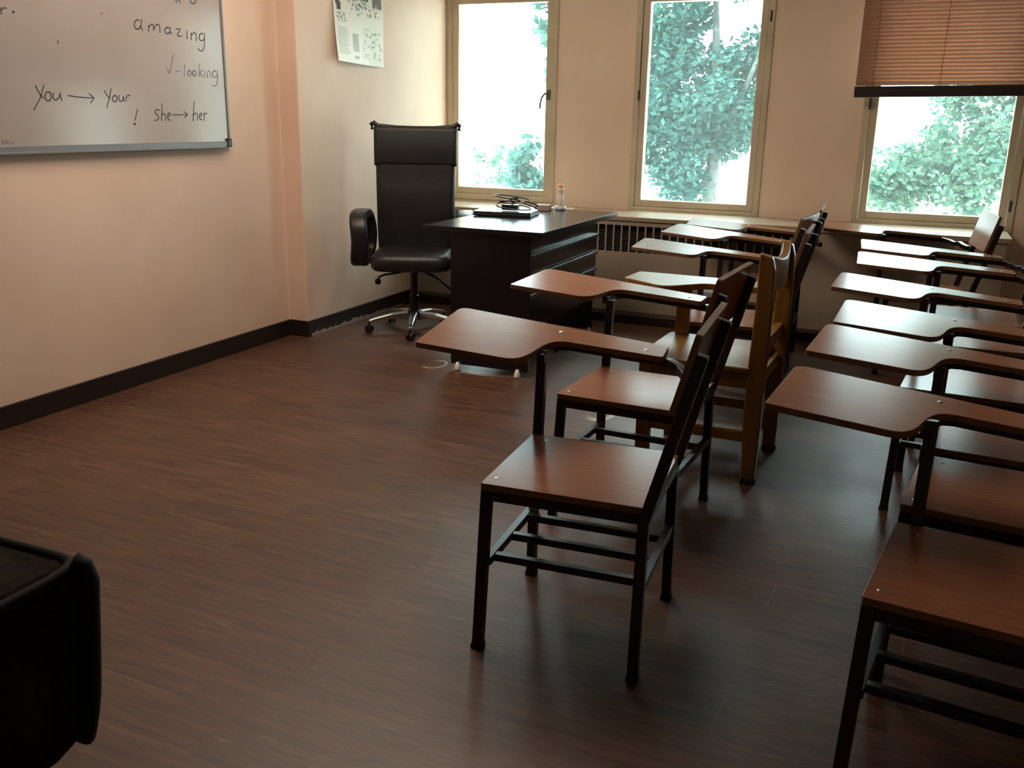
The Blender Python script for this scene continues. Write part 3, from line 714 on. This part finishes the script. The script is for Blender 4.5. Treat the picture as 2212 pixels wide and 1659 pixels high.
pcols = [(.035, .03, .03), (.16, .14, .13), (.22, .30, .22), (.30, .36, .42), (.30, .08, .06), (.33, .29, .24), (.42, .47, .36)]
pm = [mat('print_%s' % s_, c_, .35) for s_, c_ in zip(('black', 'grey', 'green', 'blue', 'red', 'brown', 'pale_green'), pcols)]
pr = MB(); rnd = random.Random(3)
def patch(u0, u1, v0, v1, mi, blob=False):
    if not blob:
        b_, v_, f_ = psheet('p', u0, u1, v0, v1, None, .0006, ps, 3, 3); pr.add(v_, f_, mi); return
    vs = []
    for k in range(9):
        a = 2*PI*k/9; u = (u0+u1)/2+(u1-u0)/2*math.cos(a)*rnd.uniform(.7, 1.1); v = (v0+v1)/2+(v1-v0)/2*math.sin(a)*rnd.uniform(.7, 1.1)
        vs.append((pcurl(u, v)+.0008, PY0+(PY1-PY0)*u, PZ0+(PZ1-PZ0)*v-.012*(1-v)**3*math.sin(u*PI*.5)))
    pr.add(vs, [tuple(range(9))], mi)
patch(.04, .12, .43, .52, 0); patch(.10, .18, .47, .50, 0); patch(.06, .14, .39, .45, 0)
patch(.25, .45, .53, .58, 4); patch(.52, .70, .49, .60, 0); patch(.78, .97, .45, .58, 1)
patch(.55, .60, .60, .66, 0); patch(.1, .4, .60, .8, 5); patch(.5, .9, .64, .84, 3)
for k in range(60):       # small round pictures, upper half
    u = rnd.uniform(.28, .92); v = rnd.uniform(.36, .50); s_ = rnd.uniform(.012, .035); patch(u, u+s_*1.4, v, v+s_, rnd.choice((1, 5, 3)), True)
for k in range(18): 
    u = rnd.uniform(.04, .2); v = rnd.uniform(.29, .37); s_ = rnd.uniform(.01, .03); patch(u, u+s_*1.4, v, v+s_, rnd.choice((3, 1)), True)
for k in range(70):
    u = rnd.uniform(.54, .93); v = rnd.uniform(.03, .27); s_ = rnd.uniform(.008, .028); patch(u, u+s_*1.5, v, v+s_, rnd.choice((2, 6, 2, 3)), True)
for k in range(16):       # lines of small print
    v = .06+.013*k; patch(.05, .05+rnd.uniform(.17, .24), v, v+.0045, 5)
patch(.35, .47, .09, .23, 5); patch(.36, .46, .035, .06, 5)
po_ = pr.build('printed_pictures', pm, ps, weld=False); po_.location = -ps.location

# ------------------------------------------------------------------ upholstered armchair at the left edge
sf = thing('armchair', 'black upholstered armchair, only its padded side showing at the lower left', 'armchair', (-1.833, .80, 0))
def body(x0_, x1_, y0_, y1_, z0_, z1_, r=.03):
    out = []
    for t in range(13):
        u = t/12; z = z0_+(z1_-z0_)*u; ins = 0 if .06 < u < .9 else (.022*((u-.9)/.1)**2 if u >= .9 else .015*(.06-u)/.06)
        out.append([((x0_+x1_)/2+x - (taper(z) if x > 0 else 0), (y0_+y1_)/2+y, z) for x, y in rrect(x1_-x0_-2*ins, y1_-y0_-2*ins, r)])
    return out
def taper(z): return .115*max(0, .49-z) + .03*max(0, (.25-z)/.2)**2
loft(body(-.46, .435, -.60, .378, .035, .500), 'seat', M['fabric'], sf)
loft(body(-.46, .435, -.80, -.602, .07, .90, .06), 'backrest', M['fabric'], sf)
for lx_ in (-.38, .28):
    for ly_ in (-.72, .25): MB().lathe([(.02, 0), (.028, .05)], (lx_, ly_, 0), 12).build('leg', M['welt'], sf)
wt = MB()
wt.tube([(.425, -.59, .486), (.428, -.2, .488), (.428, .30, .490), (.424, .345, .494), (.408, .368, .496), (.38, .372, .497), (.1, .372, .497), (-.42, .372, .497)], .012, 8)
wt.build('piping', M['welt'], sf, smooth=True)
wt = MB()
wt.sweep([(.420, .360, .502), (.432, .370, .490)]+[(.438-taper(z), .376, z) for z in (.46, .38, .32, .26, .20, .15, .11, .085)], rrect(.034, .05, .014, 3), up=(1, .3, 0))
wt.build('welt', M['welt'], sf, smooth=True)
# padded bulge on the side with two stitched seams
b = MB(); NU, NV = 22, 16; vs = []
for j in range(NV+1):
    for i in range(NU+1):
        u, v = i/NU, j/NV
        y = -.60+.90*u; top = .385-.03*(1-u)-.05*max(0, (u-.8)/.2)**2; z = .09+(top-.09)*v
        bul = .048*(1-(2*u-1)**8)*(1-(2*v-1)**4)
        seam = -.012*math.exp(-((y-.13+.25*v-.1)/.014)**2)-.012*math.exp(-((y+.03+.2*v-.1)/.014)**2)
        vs.append((.432+bul+seam-taper(z), y, z))
n = NU+1; b.add(vs, [(j*n+i, j*n+i+1, (j+1)*n+i+1, (j+1)*n+i) for j in range(NV) for i in range(NU)])
b.add([(.425-taper(z), y, z) for x, y, z in vs], [((j+1)*n+i, (j+1)*n+i+1, j*n+i+1, j*n+i) for j in range(NV) for i in range(NU)])
b.build('side_cushion', M['fabric'], sf, smooth=True)

# ------------------------------------------------------------------ outside: ground and trees
struct(MB().box(-90, 90, WY+.6, 160, -4.3, -4.2).build('ground', M['ground']))
def tree(name, label, cat, base, clumps, n, size, lm, trunk, seed, group=None):
    """clumps: (x,y,z,r) leaf clusters; trunk: polylines of (x,y,z,radius)"""
    rr = random.Random(seed)
    t = thing(name, label, cat, base, 0, group)
    b = MB(); tot = sum(c[3]**2 for c in clumps)
    for cx, cy, cz, r in clumps:
        for _ in range(int(n*r*r/tot)):
            d = Vector((rr.gauss(0, 1), rr.gauss(0, 1), rr.gauss(0, 1))); d = d.normalized()*(r*rr.random()**.5)
            c = Vector((cx, cy, cz))+d*Vector((1, 1, .8)).length/1.63
            a = Vector((rr.gauss(0, 1), rr.gauss(0, 1), rr.gauss(0, .6)-.35)).normalized()
            s_ = a.cross(Vector((rr.gauss(0, 1), rr.gauss(0, 1), rr.gauss(0, 1)))).normalized()
            L_ = size*rr.uniform(.7, 1.3); w_ = L_*.24
            b.add([c-a*L_*.5, c-a*L_*.1+s_*w_, c+a*L_*.2+s_*w_*.8, c+a*L_*.5, c+a*L_*.2-s_*w_*.8, c-a*L_*.1-s_*w_], [(0, 1, 2, 3, 4, 5)])
    o = b.build('foliage', lm, t, weld=False); o.location = -Vector(base)
    k = MB()
    for line in trunk:
        P_ = [Vector(p[:3]) for p in line]; vs = []; sg = 8
        for i, p in enumerate(P_):
            d = (P_[min(i+1, len(P_)-1)]-P_[max(i-1, 0)]).normalized(); s1 = d.cross(Vector((0, 1, .01))).normalized(); s2 = s1.cross(d)
            vs += [p+(s1*math.cos(2*PI*q/sg)+s2*math.sin(2*PI*q/sg))*line[i][3] for q in range(sg)]
        fs = [(i*sg+q, i*sg+(q+1) % sg, (i+1)*sg+(q+1) % sg, (i+1)*sg+q) for i in range(len(P_)-1) for q in range(sg)]
        fs += [tuple(range(sg)), tuple((len(P_)-1)*sg+q for q in range(sg))]
        k.add(vs, fs)
    o = k.build('trunk', M['bark'], t, smooth=True, weld=False); o.location = -Vector(base)
    return t
def cl(seed, cx, cy, cz, rx, ry, rz_, n, r0, r1):
    q = random.Random(seed); out = []
    while len(out) < n:
        x, y, z = q.uniform(-1, 1), q.uniform(-1, 1), q.uniform(-1, 1)
        if x*x+y*y+z*z < 1: out.append((cx+x*rx, cy+y*ry, cz+z*rz_, q.uniform(r0, r1)))
    return out
def gaps(c, holes): return [q for q in c if all(math.hypot(q[0]-hx, q[2]-hz) > hr+q[3]*.55 for hx, hz, hr in holes)]
tree('tree', 'leafy teal-green tree filling the middle window', 'tree', (-2.9, 13.6, -4.2),
     gaps(cl(1, -3.0, 13.6, 2.1, 1.05, .9, 1.9, 120, .18, .40)+cl(11, -3.1, 13.2, .9, .75, .5, .7, 26, .15, .3)+cl(12, -2.55, 13.8, 1.3, .45, .5, 1.1, 26, .15, .3)+cl(13, -3.75, 13.6, 1.9, .35, .5, 1.2, 22, .15, .3), [(-2.72, 2.62, .30), (-2.35, .62, .30), (-3.72, .35, .25), (-2.2, 2.9, .2)]), 21000, .105, M['leafA'],
     [[(-2.9, 13.6, -4.2, .16), (-2.85, 13.6, -1, .13), (-2.75, 13.6, 1.2, .08), (-2.9, 13.6, 3.0, .04)], [(-2.78, 13.6, .8, .05), (-2.3, 13.5, 2.0, .035), (-2.0, 13.4, 2.9, .02)], [(-2.78, 13.6, 1.2, .045), (-3.3, 13.4, 2.4, .03), (-3.5, 13.4, 3.2, .015)]], 5)
tree('tree', 'lighter green tree with a forked branch behind the right window', 'tree', (.85, 13.2, -4.2),
     gaps(cl(2, .30, 13.4, .95, 1.0, .8, .75, 60, .15, .32)+cl(22, .75, 13.6, 2.3, .75, .8, .8, 30, .2, .38)+cl(23, -.1, 13.5, .62, .6, .5, .42, 34, .12, .28), [(-.38, 1.5, .36), (.1, .22, .14)]), 13000, .095, M['leafB'],
     [[(.85, 13.2, -4.2, .14), (.7, 13.2, -1, .10), (.50, 13.2, .1, .05), (.62, 13.2, .6, .04), (.85, 13.2, 1.3, .02)], [(.50, 13.2, .1, .035), (.53, 13.2, .7, .028), (.64, 13.2, 1.4, .015)]], 6)
tree('tree', 'dark leafy tree top at the upper right of the left window', 'tree', (-4.08, 11.3, -4.2),
     cl(3, -4.26, 11.3, 2.56, .38, .4, .67, 22, .12, .26)+cl(33, -3.95, 11.3, 2.83, .45, .4, .9, 14, .16, .32), 3200, .11, M['leafA'],
     [[(-4.08, 11.3, -4.2, .11), (-4.03, 11.3, 0, .08), (-3.98, 11.3, 2.3, .045), (-4.1, 11.3, 3.2, .02)]], 7)
tree('shrub', 'broad-leaved dark green shrub top at the lower right of the left window', 'shrub', (-5.35, 12.8, -4.2),
     cl(4, -5.25, 12.8, .62, .26, .3, .42, 14, .12, .24)+cl(44, -5.3, 12.8, -.4, .4, .4, .7, 10, .2, .3), 900, .15, M['leafA'],
     [[(-5.35, 12.8, -4.2, .06), (-5.3, 12.8, -1, .045), (-5.28, 12.8, .8, .015)]], 8)
tree('shrub', 'sparse yellow-green shrub top at the lower left of the left window', 'shrub', (-6.55, 14.2, -4.2),
     cl(5, -6.55, 14.2, .50, .37, .3, .37, 11, .10, .2)+cl(55, -6.55, 14.2, -.5, .4, .4, .5, 6, .2, .3), 420, .11, M['leafB'],
     [[(-6.55, 14.2, -4.2, .05), (-6.55, 14.2, -1, .035), (-6.53, 14.2, .7, .012)]], 9)
